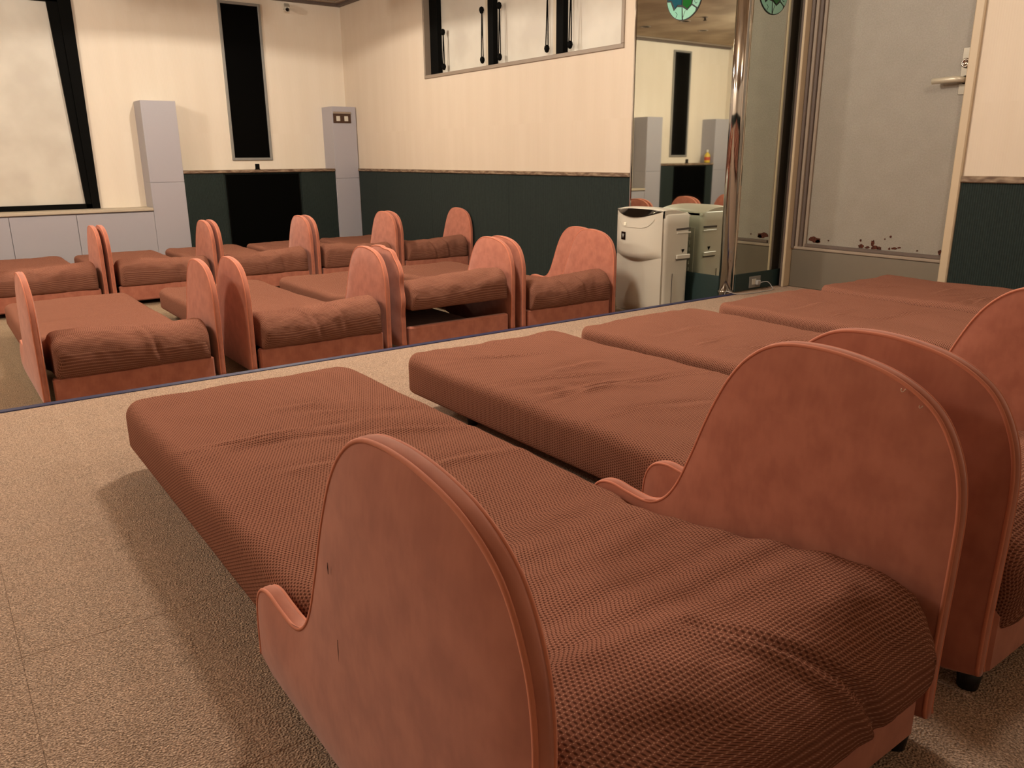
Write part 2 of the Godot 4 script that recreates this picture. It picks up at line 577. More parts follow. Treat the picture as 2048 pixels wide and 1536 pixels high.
	for i in 4:
		bx(ct, "front_panel", Vector3(joints[i] + 0.0015, 0, -hd), Vector3(joints[i + 1] - 0.0015, 0.525, hd - 0.004), M.laminate, 0.002)
	bx(ct, "ledge", Vector3(-1.18, 0.535, -hd), Vector3(1.18, 0.565, hd + 0.012), M.ledge, 0.005)
	bx(ct, "shadow_gap", Vector3(-1.18, 0.525, -hd), Vector3(1.18, 0.535, hd - 0.02), M.laminate, 0.0)

# ------------------------------------------------------------------ right wall with the high window
func build_right_wall() -> void:
	var w := struct("wall_right", "cream ribbed wall with dark green wainscot and worn cap rail")
	var z0 := -7.06
	var z1 := -4.33
	var y0 := 1.575
	var y1 := 2.34
	var t := RW + 0.16
	bx(w, "upper_wall", Vector3(RW, 0.72, BACK), Vector3(t, CEIL + 0.1, z0), M.wall_rose, 0.0)
	bx(w, "upper_wall", Vector3(RW, 0.72, z1), Vector3(t, CEIL + 0.1, REC - 0.1), M.wall_rose, 0.0)
	bx(w, "upper_wall", Vector3(RW, 0.72, z0), Vector3(t, y0, z1), M.wall_rose, 0.0)
	bx(w, "upper_wall", Vector3(RW, y1, z0), Vector3(t, CEIL + 0.1, z1), M.wall_rose, 0.0)
	bx(w, "lower_wall", Vector3(RW + 0.002, LOW - 0.1, BACK), Vector3(t, 0.72, REC - 0.1), M.wall_rose, 0.0)
	var cut := [-8.6, -8.18, -7.0, -5.7, -4.23]
	for i in 4:
		bx(w, "wainscot_panel", Vector3(RW - 0.008, LOW, cut[i] + 0.001), Vector3(RW + 0.002, 0.708, cut[i + 1] - 0.001), M.green, 0.002)
	bx(w, "cap_rail", Vector3(RW - 0.022, 0.705, -8.6), Vector3(RW + 0.002, 0.735, -4.225), M.cap, 0.005)
	# high window band of three frosted sashes
	var n := struct("window_4", "high window band of frosted panes with black mullions and stay arms")
	var xi := RW - 0.012
	var fw := 0.03
	bx(n, "frame_bar", Vector3(xi, y0, z0), Vector3(t, y0 + fw, z1), M.frame_grey)
	bx(n, "frame_bar", Vector3(xi, y1 - fw, z0), Vector3(t, y1, z1), M.frame_grey)
	bx(n, "frame_bar", Vector3(xi, y0 + fw, z0), Vector3(t, y1 - fw, z0 + 0.022), M.frame_grey)
	bx(n, "frame_bar", Vector3(xi, y0 + fw, z1 - 0.03), Vector3(t, y1 - fw, z1), M.frame_grey)
	var px := RW + 0.10
	var spans := [[-6.90, -6.13], [-5.99, -5.21], [-5.08, -4.36]]
	for s in spans:
		bx(n, "pane", Vector3(px, y0 + fw, s[0]), Vector3(px + 0.02, y1 - fw, s[1]), M.frosted, 0.001)
	bx(n, "mullion", Vector3(px - 0.05, y0 + fw, -7.035), Vector3(px + 0.03, y1 - fw, -6.90), M.black_metal)
	for m in [[-6.07, -5.99], [-5.145, -5.06]]:
		bx(n, "mullion", Vector3(px - 0.05, y0 + fw, m[0]), Vector3(px + 0.03, y1 - fw, m[1]), M.black_metal)
		bx(n, "sash_edge", Vector3(px - 0.045, y0 + fw + 0.01, m[0] - 0.042), Vector3(px + 0.02, y1 - fw, m[0] - 0.002), M.ledge)
	for s in [[-6.79, 0.30], [-6.15, 0.40], [-5.89, 0.40], [-5.25, 0.42], [-4.97, 0.42]]:
		var stay := Node3D.new()
		stay.name = "stay_arm"
		n.add_child(stay, true)
		stay.position = Vector3(px - 0.055, y0 + 0.09, s[0])
		part(stay, "rod", tube(PackedVector3Array([Vector3(0, 0, -0.014), Vector3(0.0, s[1], 0.004)]), 0.0045, 8), M.black_metal)
		part(stay, "rod", tube(PackedVector3Array([Vector3(0, 0, 0.016), Vector3(0.0, s[1], 0.006)]), 0.0045, 8), M.black_metal)
		for y in [0.0, s[1]]:
			part(stay, "pivot", lathe([Vector2(0.0005, -0.03), Vector2(0.014, -0.024), Vector2(0.022, 0.0), Vector2(0.018, 0.02), Vector2(0.0005, 0.03)], 14), M.black_metal, Vector3(0, y, 0))
	# mirror
	var mr := thing("wall_mirror", "tall wall mirror behind the air purifier reflecting the far wall", "mirror", Vector3(RW, LOW, -3.80))
	bx(mr, "glass", Vector3(-0.008, 0.268, -0.41), Vector3(0.0, CEIL - LOW, 0.45), M.mirror, 0.001)
	bx(mr, "edge_strip", Vector3(-0.014, 0.268, -0.425), Vector3(0.0, CEIL - LOW, -0.41), M.chrome, 0.003)
	bx(mr, "base_panel", Vector3(-0.010, 0.0, -0.42), Vector3(0.0, 0.268, 0.45), M.green_smooth, 0.002)

# ------------------------------------------------------------------ jog between the two right walls
func build_jog() -> void:
	var w := struct("wall_jog", "short wall between mirror and door")
	bx(w, "wall_body", Vector3(RW, LOW - 0.1, REC - 0.1), Vector3(DW + 0.1, CEIL + 0.1, REC), M.wall_rose, 0.0)
	bx(w, "base_panel", Vector3(RW + 0.01, 0, REC), Vector3(DW - 0.005, 0.112, REC + 0.012), M.green_smooth, 0.003)
	var mr := thing("wall_mirror", "narrow wall mirror between chrome post and grey door reflecting the door", "mirror", Vector3(4.385, 0.112, REC))
	bx(mr, "glass", Vector3(-0.215, 0, 0), Vector3(0.270, CEIL - 0.112, 0.008), M.mirror, 0.001)
	var po := thing("chrome_post", "round chrome corner post between the two wall mirrors", "post", Vector3(RW - 0.018, LOW, REC - 0.04))
	part(po, "tube", lathe([Vector2(0.0005, 0), Vector2(0.046, 0), Vector2(0.046, CEIL - LOW), Vector2(0.0005, CEIL - LOW)], 40), M.chrome)
	part(po, "foot_ring", lathe([Vector2(0.046, 0.172), Vector2(0.05, 0.172), Vector2(0.05, 0.185), Vector2(0.046, 0.187)], 40), M.chrome)

func build_door() -> void:
	var w := struct("wall_right_near", "cream wall with dark green wainscot beside the door")
	bx(w, "upper_wall", Vector3(DW, 0.72, -2.165), Vector3(DW + 0.16, CEIL + 0.1, NEAR), M.wall_rose, 0.0)
	bx(w, "upper_wall", Vector3(DW, 2.3, REC), Vector3(DW + 0.16, CEIL + 0.1, -2.165), M.wall_rose, 0.0)
	bx(w, "lower_wall", Vector3(DW + 0.002, LOW - 0.1, -2.165), Vector3(DW + 0.16, 0.72, NEAR), M.wall_rose, 0.0)
	bx(w, "wainscot_panel", Vector3(DW - 0.008, 0, -2.163), Vector3(DW + 0.002, 0.70, -0.4), M.green, 0.002)
	bx(w, "wainscot_panel", Vector3(DW - 0.008, 0, -0.398), Vector3(DW + 0.002, 0.70, NEAR), M.green, 0.002)
	bx(w, "cap_rail", Vector3(DW - 0.022, 0.698, -2.163), Vector3(DW + 0.002, 0.733, NEAR), M.cap, 0.005)
	var d := struct("door_1", "grey steel door with lever handle, rust spots and metal step panel")
	bx(d, "jamb_filler", Vector3(DW + 0.01, 0, REC), Vector3(DW + 0.16, 2.3, -3.228), M.frame_dark, 0.0)
	bx(d, "outer_jamb", Vector3(DW - 0.07, 0, -3.212), Vector3(DW + 0.16, 2.3, -3.195), M.frame_light, 0.004)
	bx(d, "jamb_shade_strip", Vector3(DW - 0.068, 0, -3.228), Vector3(DW + 0.02, 2.3, -3.212), M.frame_dark, 0.002)  # shade painted in: dark strip for the jamb's unlit far face
	bx(d, "jamb_step", Vector3(DW - 0.020, 0.255, -3.195), Vector3(DW + 0.16, 2.3, -3.175), M.frame_dark, 0.003)
	bx(d, "jamb_step", Vector3(DW - 0.005, 0.255, -3.175), Vector3(DW + 0.16, 2.3, -3.155), M.frame_grey, 0.003)
	bx(d, "jamb_step", Vector3(DW + 0.010, 0.255, -3.155), Vector3(DW + 0.16, 2.3, -3.135), M.frame_dark, 0.003)
	bx(d, "jamb_step", Vector3(DW + 0.025, 0.255, -3.135), Vector3(DW + 0.16, 2.3, -3.115), M.frame_grey, 0.003)
	bx(d, "outer_jamb", Vector3(DW - 0.02, 0, -2.215), Vector3(DW + 0.16, 2.3, -2.165), M.frame_light, 0.006)
	bx(d, "step_panel", Vector3(DW - 0.006, 0, -3.195), Vector3(DW + 0.16, 0.25, -2.215), M.steel, 0.004)
	bx(d, "threshold", Vector3(DW - 0.012, 0.25, -3.195), Vector3(DW + 0.16, 0.268, -2.215), M.frame_grey, 0.004)
	bx(d, "threshold", Vector3(DW + 0.012, 0.268, -3.115), Vector3(DW + 0.16, 0.288, -2.215), M.frame_dark, 0.003)
	bx(d, "head_jamb", Vector3(DW - 0.01, 2.22, -3.195), Vector3(DW + 0.16, 2.3, -2.215), M.frame_grey, 0.004)
	# leaf: faded grey paint, rust eating the lower edge
	var n := noise_image(0.02, 256, 4, 81)
	var sp := noise_image(0.35, 256, 1, 82)
	var im := ramp(n, Color(0.545, 0.515, 0.47), Color(0.56, 0.53, 0.485), 0.2, 0.8)
	for y in 256:
		for x in 256:
			var g := (sp.get_pixel(x, y).r - 0.5) * 0.05
			var c := im.get_pixel(x, y)
			im.set_pixel(x, y, Color(c.r + g, c.g + g, c.b + g))
	M.leaf = smat(Color.WHITE, 0.55)
	M.leaf.albedo_texture = tex(im)
	tri(M.leaf, Vector3(1.1, 1.1, 1.1))
	var lf := bx(d, "door_leaf", Vector3(DW + 0.04, 0.285, -3.12), Vector3(DW + 0.09, 2.225, -2.21), M.leaf, 0.002)
	# rust blisters, thin flakes on the paint, placed where they sit on the leaf
	M.rust = smat(Color(0.36, 0.17, 0.085), 0.95)
	M.rust.albedo_texture = tex(ramp(noise_image(0.1, 64, 3, 83), Color(0.55, 0.45, 0.4), Color.WHITE))
	tri(M.rust, Vector3(12, 12, 12))
	var r := RandomNumberGenerator.new()
	r.seed = 5
	var st := new_st()
	var spots := [[-3.06, 0.315, 0.045, 0.02], [-3.035, 0.308, 0.02, 0.012], [-2.96, 0.318, 0.006, 0.006], [-2.73, 0.30, 0.022, 0.016], [-2.69, 0.297, 0.02, 0.008], [-2.66, 0.325, 0.012, 0.022], [-2.645, 0.30, 0.024, 0.014], [-2.615, 0.298, 0.016, 0.012], [-2.74, 0.335, 0.007, 0.008], [-2.52, 0.305, 0.02, 0.008], [-2.49, 0.312, 0.014, 0.006], [-2.55, 0.30, 0.008, 0.008], [-2.55, 0.372, 0.008, 0.008], [-2.585, 0.356, 0.005, 0.005], [-2.25, 0.305, 0.012, 0.016], [-2.38, 0.303, 0.006, 0.006]]
	for s in spots:
		var pl := PackedVector2Array()
		for k in 11:
			var an := TAU * k / 11.0
			var q := r.randf_range(0.6, 1.15)
			pl.append(Vector2(s[0] + cos(an) * s[2] * q, maxf(s[1] + sin(an) * s[3] * q, 0.2895)))
		var mm := prism(pl, 0.0, 0.0015)
		st.append_from(mm, 0, Transform3D(Basis(Vector3(0, 0, 1), Vector3(0, 1, 0), Vector3(-1, 0, 0)), Vector3(DW + 0.04, 0, 0)))
	var ru := part(d, "rust_spots", st.commit(), M.rust)
	ru.set_meta("kind", "stuff")
	ru.set_meta("label", "brown rust spots along the lower edge of the door")
	# handle set
	M.lever = smat(Color(0.78, 0.74, 0.66), 0.4, 0.3)
	var hs := Node3D.new()
	hs.name = "handle_set"
	d.add_child(hs)
	hs.position = Vector3(DW + 0.04, 1.235, -2.24)
	bx(hs, "plate", Vector3(-0.006, -0.075, -0.03), Vector3(0, 0.165, 0.022), M.steel, 0.003)
	part(hs, "lever", tube(PackedVector3Array([Vector3(-0.004, 0, 0.0), Vector3(-0.045, 0, 0.0), Vector3(-0.056, 0.002, -0.012), Vector3(-0.058, 0.003, -0.03), Vector3(-0.058, 0.0, -0.15)]), 0.016, 12), M.lever)
	part(hs, "rose", lathe([Vector2(0.0005, 0), Vector2(0.022, 0), Vector2(0.02, 0.012), Vector2(0.0005, 0.014)], 24), M.black_metal, Vector3(-0.005, 0, 0), Vector3(0, 0, PI / 2))
	part(hs, "lock_cylinder", lathe([Vector2(0.0005, 0), Vector2(0.026, 0), Vector2(0.024, 0.016), Vector2(0.015, 0.02), Vector2(0.013, 0.012), Vector2(0.0005, 0.012)], 28), M.chrome, Vector3(-0.005, 0.085, -0.004), Vector3(0, 0, PI / 2))

# ------------------------------------------------------------------ beds
func panel_outline(lump: float) -> PackedVector2Array:
	var c := [Vector2(0.0, 0.05), Vector2(0.0, 0.16), Vector2(-0.003, 0.30), Vector2(-0.002, 0.39), Vector2(0.012, 0.455), Vector2(0.045, 0.512), Vector2(0.10, 0.548), Vector2(0.17, 0.566), Vector2(0.245, 0.571), Vector2(0.31, 0.562), Vector2(0.36, 0.532), Vector2(0.40, 0.484), Vector2(0.437, 0.412), Vector2(0.472, 0.325), Vector2(0.503, 0.256), Vector2(0.535, 0.216), Vector2(0.575, 0.197), Vector2(0.63, 0.198), Vector2(0.675, 0.202), Vector2(0.712, 0.192), Vector2(0.735, 0.165), Vector2(0.745, 0.12), Vector2(0.748, 0.05)]
	var p := spline(c, 5)
	if lump > 0.0:
		for i in p.size():
			if p[i].x < 0.2 and p[i].y > 0.2:
				var k := p[i].y * 38.0 + p[i].x * 30.0
				p[i] += Vector2(sin(k) * lump, cos(k * 1.3) * lump * 0.5)
	# straight bottom edge
	var n := 14
	for i in range(1, n):
		p.append(Vector2(lerpf(0.748, 0.0, float(i) / n), lerpf(0.036, 0.036, float(i) / n)))
	return p

func panel_mesh(lump := 0.0) -> Array:
	var p := panel_outline(lump)
	var n := p.size()
	var nor := PackedVector2Array()
	for i in n:
		var d := (p[(i + 1) % n] - p[(i + n - 1) % n]).normalized()
		nor.append(Vector2(d.y, -d.x))       # points inwards for this running sense; checked below
	var mid := Vector2(0.2, 0.3)
	var s := 0.0
	for i in n:
		if p[i].y > 0.4:
			s += nor[i].dot(mid - p[i])
	if s < 0:
		for i in n:
			nor[i] = -nor[i]
	var t := 0.0115
	var swell := 0.013
	var rings := [[0.006, t], [0.002, t - 0.003], [0.0, t - 0.008], [0.0, -t + 0.008], [0.002, -t + 0.003], [0.006, -t]]
	var rows := []
	for r in rings:
		var row := PackedVector3Array()
		for i in n:
			var q: Vector2 = p[i] + nor[i] * float(r[0])
			row.append(Vector3(r[1], q.y, -q.x))
		rows.append(row)
	var st := new_st()
	grid(st, rows, [], true)
	st.generate_normals()
	var body := st.commit()
	# the two broad faces: padding swells away from the piped edge
	var pts := PackedVector2Array()
	for i in n:
		pts.append(p[i] + nor[i] * 0.006)
	var gy := 0.05
	while gy < 0.57:
		var gx := 0.006
		while gx < 0.745:
			var g := Vector2(gx, gy)
			if Geometry2D.is_point_in_polygon(g, p) and _edge_distance(g, p) > 0.012:
				pts.append(g)
			gx += 0.017
		gy += 0.017
	var depth := PackedFloat32Array()
	for q in pts:
		depth.append(1.0 - exp(-maxf(_edge_distance(q, p) - 0.006, 0.0) / 0.045))
	var tris := Geometry2D.triangulate_delaunay(pts)
	var all := new_st()
	all.append_from(body, 0, Transform3D.IDENTITY)
	for sx in [1.0, -1.0]:
		var fl := new_st()
		for i in pts.size():
			fl.set_smooth_group(0)
			fl.add_vertex(Vector3(sx * (t + swell * depth[i]), pts[i].y, -pts[i].x))
		for i in range(0, tris.size(), 3):
			var mid3 := (pts[tris[i]] + pts[tris[i + 1]] + pts[tris[i + 2]]) / 3.0
			if not Geometry2D.is_point_in_polygon(mid3, p):
				continue
			var cr := (pts[tris[i + 1]] - pts[tris[i]]).cross(pts[tris[i + 2]] - pts[tris[i]])
			var q3 := [tris[i], tris[i + 1], tris[i + 2]]
			if (cr > 0.0) == (sx > 0.0):
				q3.reverse()
			for k in q3:
				fl.add_index(k)
		fl.generate_normals()
		all.append_from(fl.commit(), 0, Transform3D.IDENTITY)
	# piping: a cord along both edges of the upper outline
	var cords := []
	for sx in [1.0, -1.0]:
		var line := PackedVector3Array()
		for i in range(0, 111):
			var q := p[i] + nor[i] * 0.004
			line.append(Vector3(sx * (t - 0.0015), q.y, -q.x))
		cords.append(tube(line, 0.0032, 6))
	return [all.commit(), cords[0], cords[1]]

func _edge_distance(q: Vector2, p: PackedVector2Array) -> float:
	var d := 9.0
	for i in p.size():
		d = minf(d, Geometry2D.get_closest_point_to_segment(q, p[i], p[(i + 1) % p.size()]).distance_to(q))
	return d

func top_profile(s: float, lift: float) -> float:
	var k := [[-0.02, 0.20], [0.08, 0.295], [0.14, 0.289], [0.22, 0.266], [0.316, 0.241], [0.424, 0.226], [0.51, 0.214], [0.60, 0.206], [0.70, 0.2005], [0.9, 0.2], [3.0, 0.2]]
	var y := 0.2
	for i in range(1, k.size()):
		if s <= k[i][0]:
			var t: float = (s - k[i - 1][0]) / (k[i][0] - k[i - 1][0])
			y = lerpf(k[i - 1][1], k[i][1], t * t * (3 - 2 * t) if i > 1 else t)
			break
	return y + lift * clampf((1.0 - s) / 0.9, 0.0, 1.0)

# opt: seed, lift (head end raised), hem (height of the lower edge at the head), crease (fold over the bolster), wrinkles
func mattress_mesh(opt: Dictionary) -> ArrayMesh:
	var r := RandomNumberGenerator.new()
	r.seed = opt.seed
	var nz := FastNoiseLite.new()
	nz.seed = opt.seed
	nz.frequency = 1.0
	var folds := []
	for i in opt.wrinkles:
		folds.append({"s": r.randf_range(opt.w0, opt.w1), "a": r.randf_range(-0.35, 0.1), "b": r.randf_range(-0.9, 0.3), "u": r.randf_range(-0.15, 0.2), "w": r.randf_range(0.10, 0.24), "h": r.randf_range(0.0035, 0.0085), "g": r.randf_range(0.010, 0.022)})
	# stations along the length
	var ss := []
	for i in 26:
		var a := PI / 2 * i / 25.0
		ss.append(-0.02 + 0.10 * (1.0 - cos(a)))
	var s := 0.088
	while s < BED_L - 0.07:
		ss.append(s)
		s += 0.0085
	for i in 15:
		ss.append(BED_L - 0.07 + 0.07 * sin(PI / 2 * i / 14.0))
	var rows := []
	var uvs := []
	var arc := 0.0
	var last := Vector2(-0.02, 0.2)
	var lift: float = opt.lift
	var hem: float = opt.hem
	for q: float in ss:
		var yt: float
		var yb: float
		var front := q + 0.02
		var ymid: float = lerpf(hem, top_profile(0.08, lift), 0.5)
		yt = top_profile(maxf(q, 0.08), lift)
		if front < 0.10:
			yt = ymid + (yt - ymid) * sqrt(maxf(0.0, 1.0 - pow((0.10 - front) / 0.10, 2.0)))
		yb = lerpf(hem, 0.072 + lift * clampf((1.0 - q) / 0.9, 0.0, 1.0), smoothstep(0.06, 0.5, q))
		if front < 0.025:
			yb = ymid - (ymid - yb) * sqrt(maxf(0.0, 1.0 - pow((0.025 - front) / 0.025, 2.0)))
		var hw := lerpf(0.318, 0.346, smoothstep(0.56, 0.66, q))
		if front < 0.03:
			hw -= 0.022 * (1.0 - sqrt(maxf(0.0, 1.0 - pow((0.03 - front) / 0.03, 2.0))))
		var e: float = BED_L - q
		if e < 0.07:
			hw -= 0.07 - sqrt(maxf(0.0, 0.0049 - pow(0.07 - e, 2.0)))
		if e < 0.03:
			var k := 1.0 - sqrt(maxf(0.0, 1.0 - pow((0.03 - e) / 0.03, 2.0)))
			yt -= k * 0.03
			yb += k * 0.012
		arc += Vector2(q, yt).distance_to(last)
		last = Vector2(q, yt)
		var h := maxf(yt - yb, 0.0004)
		var rt := minf(0.034, h * 0.49)
		var rb := minf(0.016, h * 0.4)
		var loop := []        # (u, y, weight of the wrinkles)
		loop.append(Vector3(-hw + rb, yb, 0))
		for i in range(1, 4):
			var a := PI / 2 * i / 3.0
			loop.append(Vector3(-hw + rb - rb * sin(a), yb + rb - rb * cos(a), 0))
		for i in range(1, 5):
			loop.append(Vector3(-hw, lerpf(yb + rb, yt - rt, i / 4.0), 0.1))
		for i in range(1, 6):
			var a := PI / 2 * i / 5.0
			loop.append(Vector3(-hw + rt - rt * cos(a), yt - rt + rt * sin(a), 0.2 + 0.8 * i / 5.0))
		for i in range(1, 44):
			loop.append(Vector3(lerpf(-hw + rt, hw - rt, i / 43.0), yt, 1))
		for i in range(1, 6):
			var a := PI / 2 * i / 5.0
			loop.append(Vector3(hw - rt + rt * sin(a), yt - rt + rt * cos(a), 1.0 - 0.8 * i / 5.0))
		for i in range(1, 5):
			loop.append(Vector3(hw, lerpf(yt - rt, yb + rb, i / 4.0), 0.1))
		for i in range(1, 4):
			var a := PI / 2 * i / 3.0
			loop.append(Vector3(hw - rb + rb * sin(a), yb + rb - rb * sin(a) * 0.0 - (rb - rb * cos(a)) * 0.0 - rb * (1.0 - cos(a)), 0))
		for i in range(1, 43):
			loop.append(Vector3(lerpf(hw - rb, -hw + rb, i / 43.0), yb, 0))
		var row := PackedVector3Array()
		var uv := PackedVector2Array()
		var run := 0.0
		for j in loop.size():
			var v: Vector3 = loop[j]
			if j:
				run += Vector2(v.x - loop[j - 1].x, v.y - loop[j - 1].y).length()
			var dy := 0.0
			var ds := 0.0
			var soft := maxf(v.z, smoothstep(0.09, 0.04, front))
			if soft > 0.0:
				dy += nz.get_noise_2d(v.x * 3.2, q * 2.2) * 0.010 * v.z * smoothstep(0.0, 0.09, front)
				dy -= 0.008 * (1.0 - pow(v.x / hw, 2.0)) * v.z * smoothstep(0.2, 0.5, q) * smoothstep(0.0, 0.4, e)
				for f in folds:
					var ce: float = f.s + f.a * v.x + f.b * v.x * v.x
					var g: float = (q - ce) / f.g
					if absf(g) < 4.0:
						var win := exp(-pow((v.x - f.u) / f.w, 2.0))
						dy += f.h * win * v.z * (exp(-g * g) - 0.7 * exp(-pow(g - 1.6, 2.0)))
				if front < 0.30 and soft > 0.0:
					# the bolster is soft: sagging middle, uneven front, a fold running over it
					var path: float = q - maxf(0.0, yt_max(lift) - v.y) * (1.0 if front < 0.10 else 0.0)
					var bul := nz.get_noise_2d(v.x * 6.0 + 9.0, path * 5.0) * 0.010
					var press := 0.012 * sin(v.x * 7.0 + opt.seed) * smoothstep(0.30, 0.1, front)
					var hold := clampf((v.y - hem) / 0.06, 0.0, 1.0) if front < 0.1 else v.z
					dy += (bul * 0.7 + press) * hold
					ds -= bul * soft
					for cz in opt.crease:
						var cu: float = cz[0] + cz[1] * (0.12 - path) + cz[2] * pow(0.12 - path, 2.0)
						var g := (v.x - cu) / 0.011
						if absf(g) < 5.0:
							var win := smoothstep(cz[3], cz[3] - 0.10, path)
							var gr := (-0.010 * exp(-g * g) + 0.007 * exp(-pow(g + 2.0, 2.0) * 0.6)) * win
							dy += gr * clampf(front / 0.06, 0.15, 1.0)
							ds -= gr * clampf(1.3 - front / 0.07, 0.0, 1.0)
			row.append(Vector3(v.x, v.y + dy, -(q + ds)))
			uv.append(Vector2(run, arc) / 0.056)
		rows.append(row)
		uvs.append(uv)
	var st := new_st()
	grid(st, rows, uvs, true)
	st.generate_normals()
	return st.commit()

func yt_max(lift: float) -> float:
	return top_profile(0.08, lift)

var pm: Array
var pm_lumpy: Array
var mattresses := {}
var rail_mesh: ArrayMesh
var base_mesh: ArrayMesh
var foot_mesh: ArrayMesh

func lounge_bed(x0: float, z: float, floor_y: float, kind: String, label: String, group: String, lumpy := false) -> Node3D:
	var t := thing("lounge_bed", label, "bed", Vector3(x0 + BED_W / 2, floor_y, z), group)
	for sd in [-1, 1]:
		var set: Array = pm_lumpy if lumpy and sd == -1 else pm
		var p := part(t, "side_panel", set[0], M.velvet, Vector3(sd * (BED_W / 2 - 0.017), 0, 0))
		part(p, "piping", set[1], M.piping)
		part(p, "piping", set[2], M.piping)
	part(t, "head_rail", rail_mesh, M.velvet)
	part(t, "mattress", mattresses[kind], M.cover)
	part(t, "base_frame", base_mesh, M.velvet)
	for sx in [-1, 1]:
		for q in [0.03, 1.65]:
			part(t, "foot", foot_mesh, M.black_foot, Vector3(sx * (0.33 if q < 0.1 else 0.24), 0, -q))
	return t

func build_beds() -> void:
	pm = panel_mesh()
	pm_lumpy = panel_mesh(0.007)
	rail_mesh = box(Vector3(-BED_W / 2 + 0.05, 0.032, -0.045), Vector3(BED_W / 2 - 0.05, 0.145, -0.004), 0.008)
	var st := new_st()
	add_box(st, Vector3(-0.27, 0.03, -1.78), Vector3(0.27, 0.072, -0.05), 0.006)
	base_mesh = st.commit()
	foot_mesh = lathe([Vector2(0.0005, 0), Vector2(0.016, 0), Vector2(0.02, 0.034), Vector2(0.0005, 0.036)], 14)
	mattresses.first = mattress_mesh({"seed": 3, "lift": 0.0, "hem": 0.105, "wrinkles": 9, "w0": 1.0, "w1": 1.75, "crease": [[-0.02, 0.55, 0.5, 0.17]]})
	mattresses.second = mattress_mesh({"seed": 8, "lift": 0.0, "hem": 0.11, "wrinkles": 9, "w0": 0.9, "w1": 1.75, "crease": []})
	mattresses.third = mattress_mesh({"seed": 15, "lift": 0.0, "hem": 0.12, "wrinkles": 4, "w0": 0.9, "w1": 1.7, "crease": []})
	mattresses.mid = mattress_mesh({"seed": 22, "lift": 0.03, "hem": 0.143, "wrinkles": 2, "w0": 0.9, "w1": 1.6, "crease": [[0.03, 0.25, 0.0, 0.12]]})
	mattresses.mid_b = mattress_mesh({"seed": 31, "lift": 0.025, "hem": 0.143, "wrinkles": 2, "w0": 0.9, "w1": 1.6, "crease": [[-0.10, 0.3, 0.0, 0.12], [0.05, 0.25, 0.0, 0.12]]})
	mattresses.raised = mattress_mesh({"seed": 44, "lift": 0.105, "hem": 0.235, "wrinkles": 2, "w0": 0.9, "w1": 1.6, "crease": []})
	# platform row
	var g := "lounge beds in a row on the raised platform"
	var b1 := lounge_bed(0.335, -0.437, 0, "first", "brown lounge bed on the platform, at the open carpet end of its row", g)
	# wear on the first bed: two slits in the pile, loose threads at the piping
	M.tear = smat(Color(0.22, 0.10, 0.07), 0.95)
	M.thread = smat(Color(0.80, 0.66, 0.58), 0.9)
	var pl: Node = b1.get_child(0)
	var pr: Node = b1.get_child(1)
	for q in [[0.393, 0.372, 0.008], [0.380, 0.264, 0.016]]:
		var sl := PackedVector2Array([Vector2(0, -q[2]), Vector2(0.0011, 0), Vector2(0.0003, q[2]), Vector2(-0.0011, 0.001)])
		part(pl, "tear", prism(sl, 0.0, 0.0006), M.tear, Vector3(-0.0228, q[1], -q[0]), Vector3(0, -PI / 2, 0))
	for q in [[0.093, 0.538, 0.7], [0.066, 0.520, 0.5]]:
		var th := PackedVector3Array()
		for i in 7:
			var a := PI * i / 6.0
			th.append(Vector3(-0.0185 - 0.003 * sin(a), q[1] - 0.006 * q[2] * sin(a), -q[0] + 0.004 * q[2] * cos(a)))
		part(pr, "loose_thread", tube(th, 0.0007, 5), M.thread)
	lounge_bed(1.225, -0.437, 0, "second", "brown lounge bed on the platform, second from the open carpet", g)
	lounge_bed(2.01, -0.437, 0, "third", "brown lounge bed on the platform, middle one of the five", g)
	lounge_bed(2.86, -0.445, 0, "third", "brown lounge bed on the platform, second from the door wall", g)
	lounge_bed(3.64, -0.43, 0, "second", "brown lounge bed on the platform, along the wall with the grey door", g)
	# middle row
	g = "lounge beds in the middle row below the platform edge"
	lounge_bed(0.29, -3.7, LOW, "mid", "brown lounge bed below the platform edge, first from the open lower floor", g)
	lounge_bed(1.165, -3.7, LOW, "mid_b", "brown lounge bed below the platform edge, second from the open lower floor", g)
	lounge_bed(1.98, -3.7, LOW, "raised", "brown lounge bed with mattress head raised above a dark gap and lumpy panel", g, true)
	lounge_bed(2.785, -3.7, LOW, "mid_b", "brown lounge bed below the platform edge, beside the air purifier", g)
	# far row
	g = "lounge beds in the far row before the back wall"
	var far := [[-1.305, "brown lounge bed in the far row, next to the left wall"], [-0.525, "brown lounge bed in the far row, second from the left wall"], [0.255, "brown lounge bed in the far row, before the wide window"], [1.035, "brown lounge bed in the far row, before the column casing by the counter"], [1.815, "brown lounge bed in the far row, before the black wainscot panel"], [2.597, "brown lounge bed in the far row, second from the wall with the high window"], [3.378, "brown lounge bed in the far row, against the wall with the high window"]]
	for i in far.size():
		lounge_bed(far[i][0], -6.25, LOW, "mid" if i % 2 else "mid_b", far[i][1], g)
	# a spare side panel leaning next to the last bed of the middle row
	var sp := thing("side_panel", "spare salmon velvet side panel standing between bed and air purifier", "panel", Vector3(3.60, LOW, -3.9))
	sp.rotation.y = 0.05
	part(sp, "panel_body", pm[0], M.velvet)
	part(sp, "piping", pm[1], M.piping)
	part(sp, "piping", pm[2], M.piping)
	for q in [0.06, 0.68]:
		part(sp, "foot", foot_mesh, M.black_foot, Vector3(0, 0, -q))

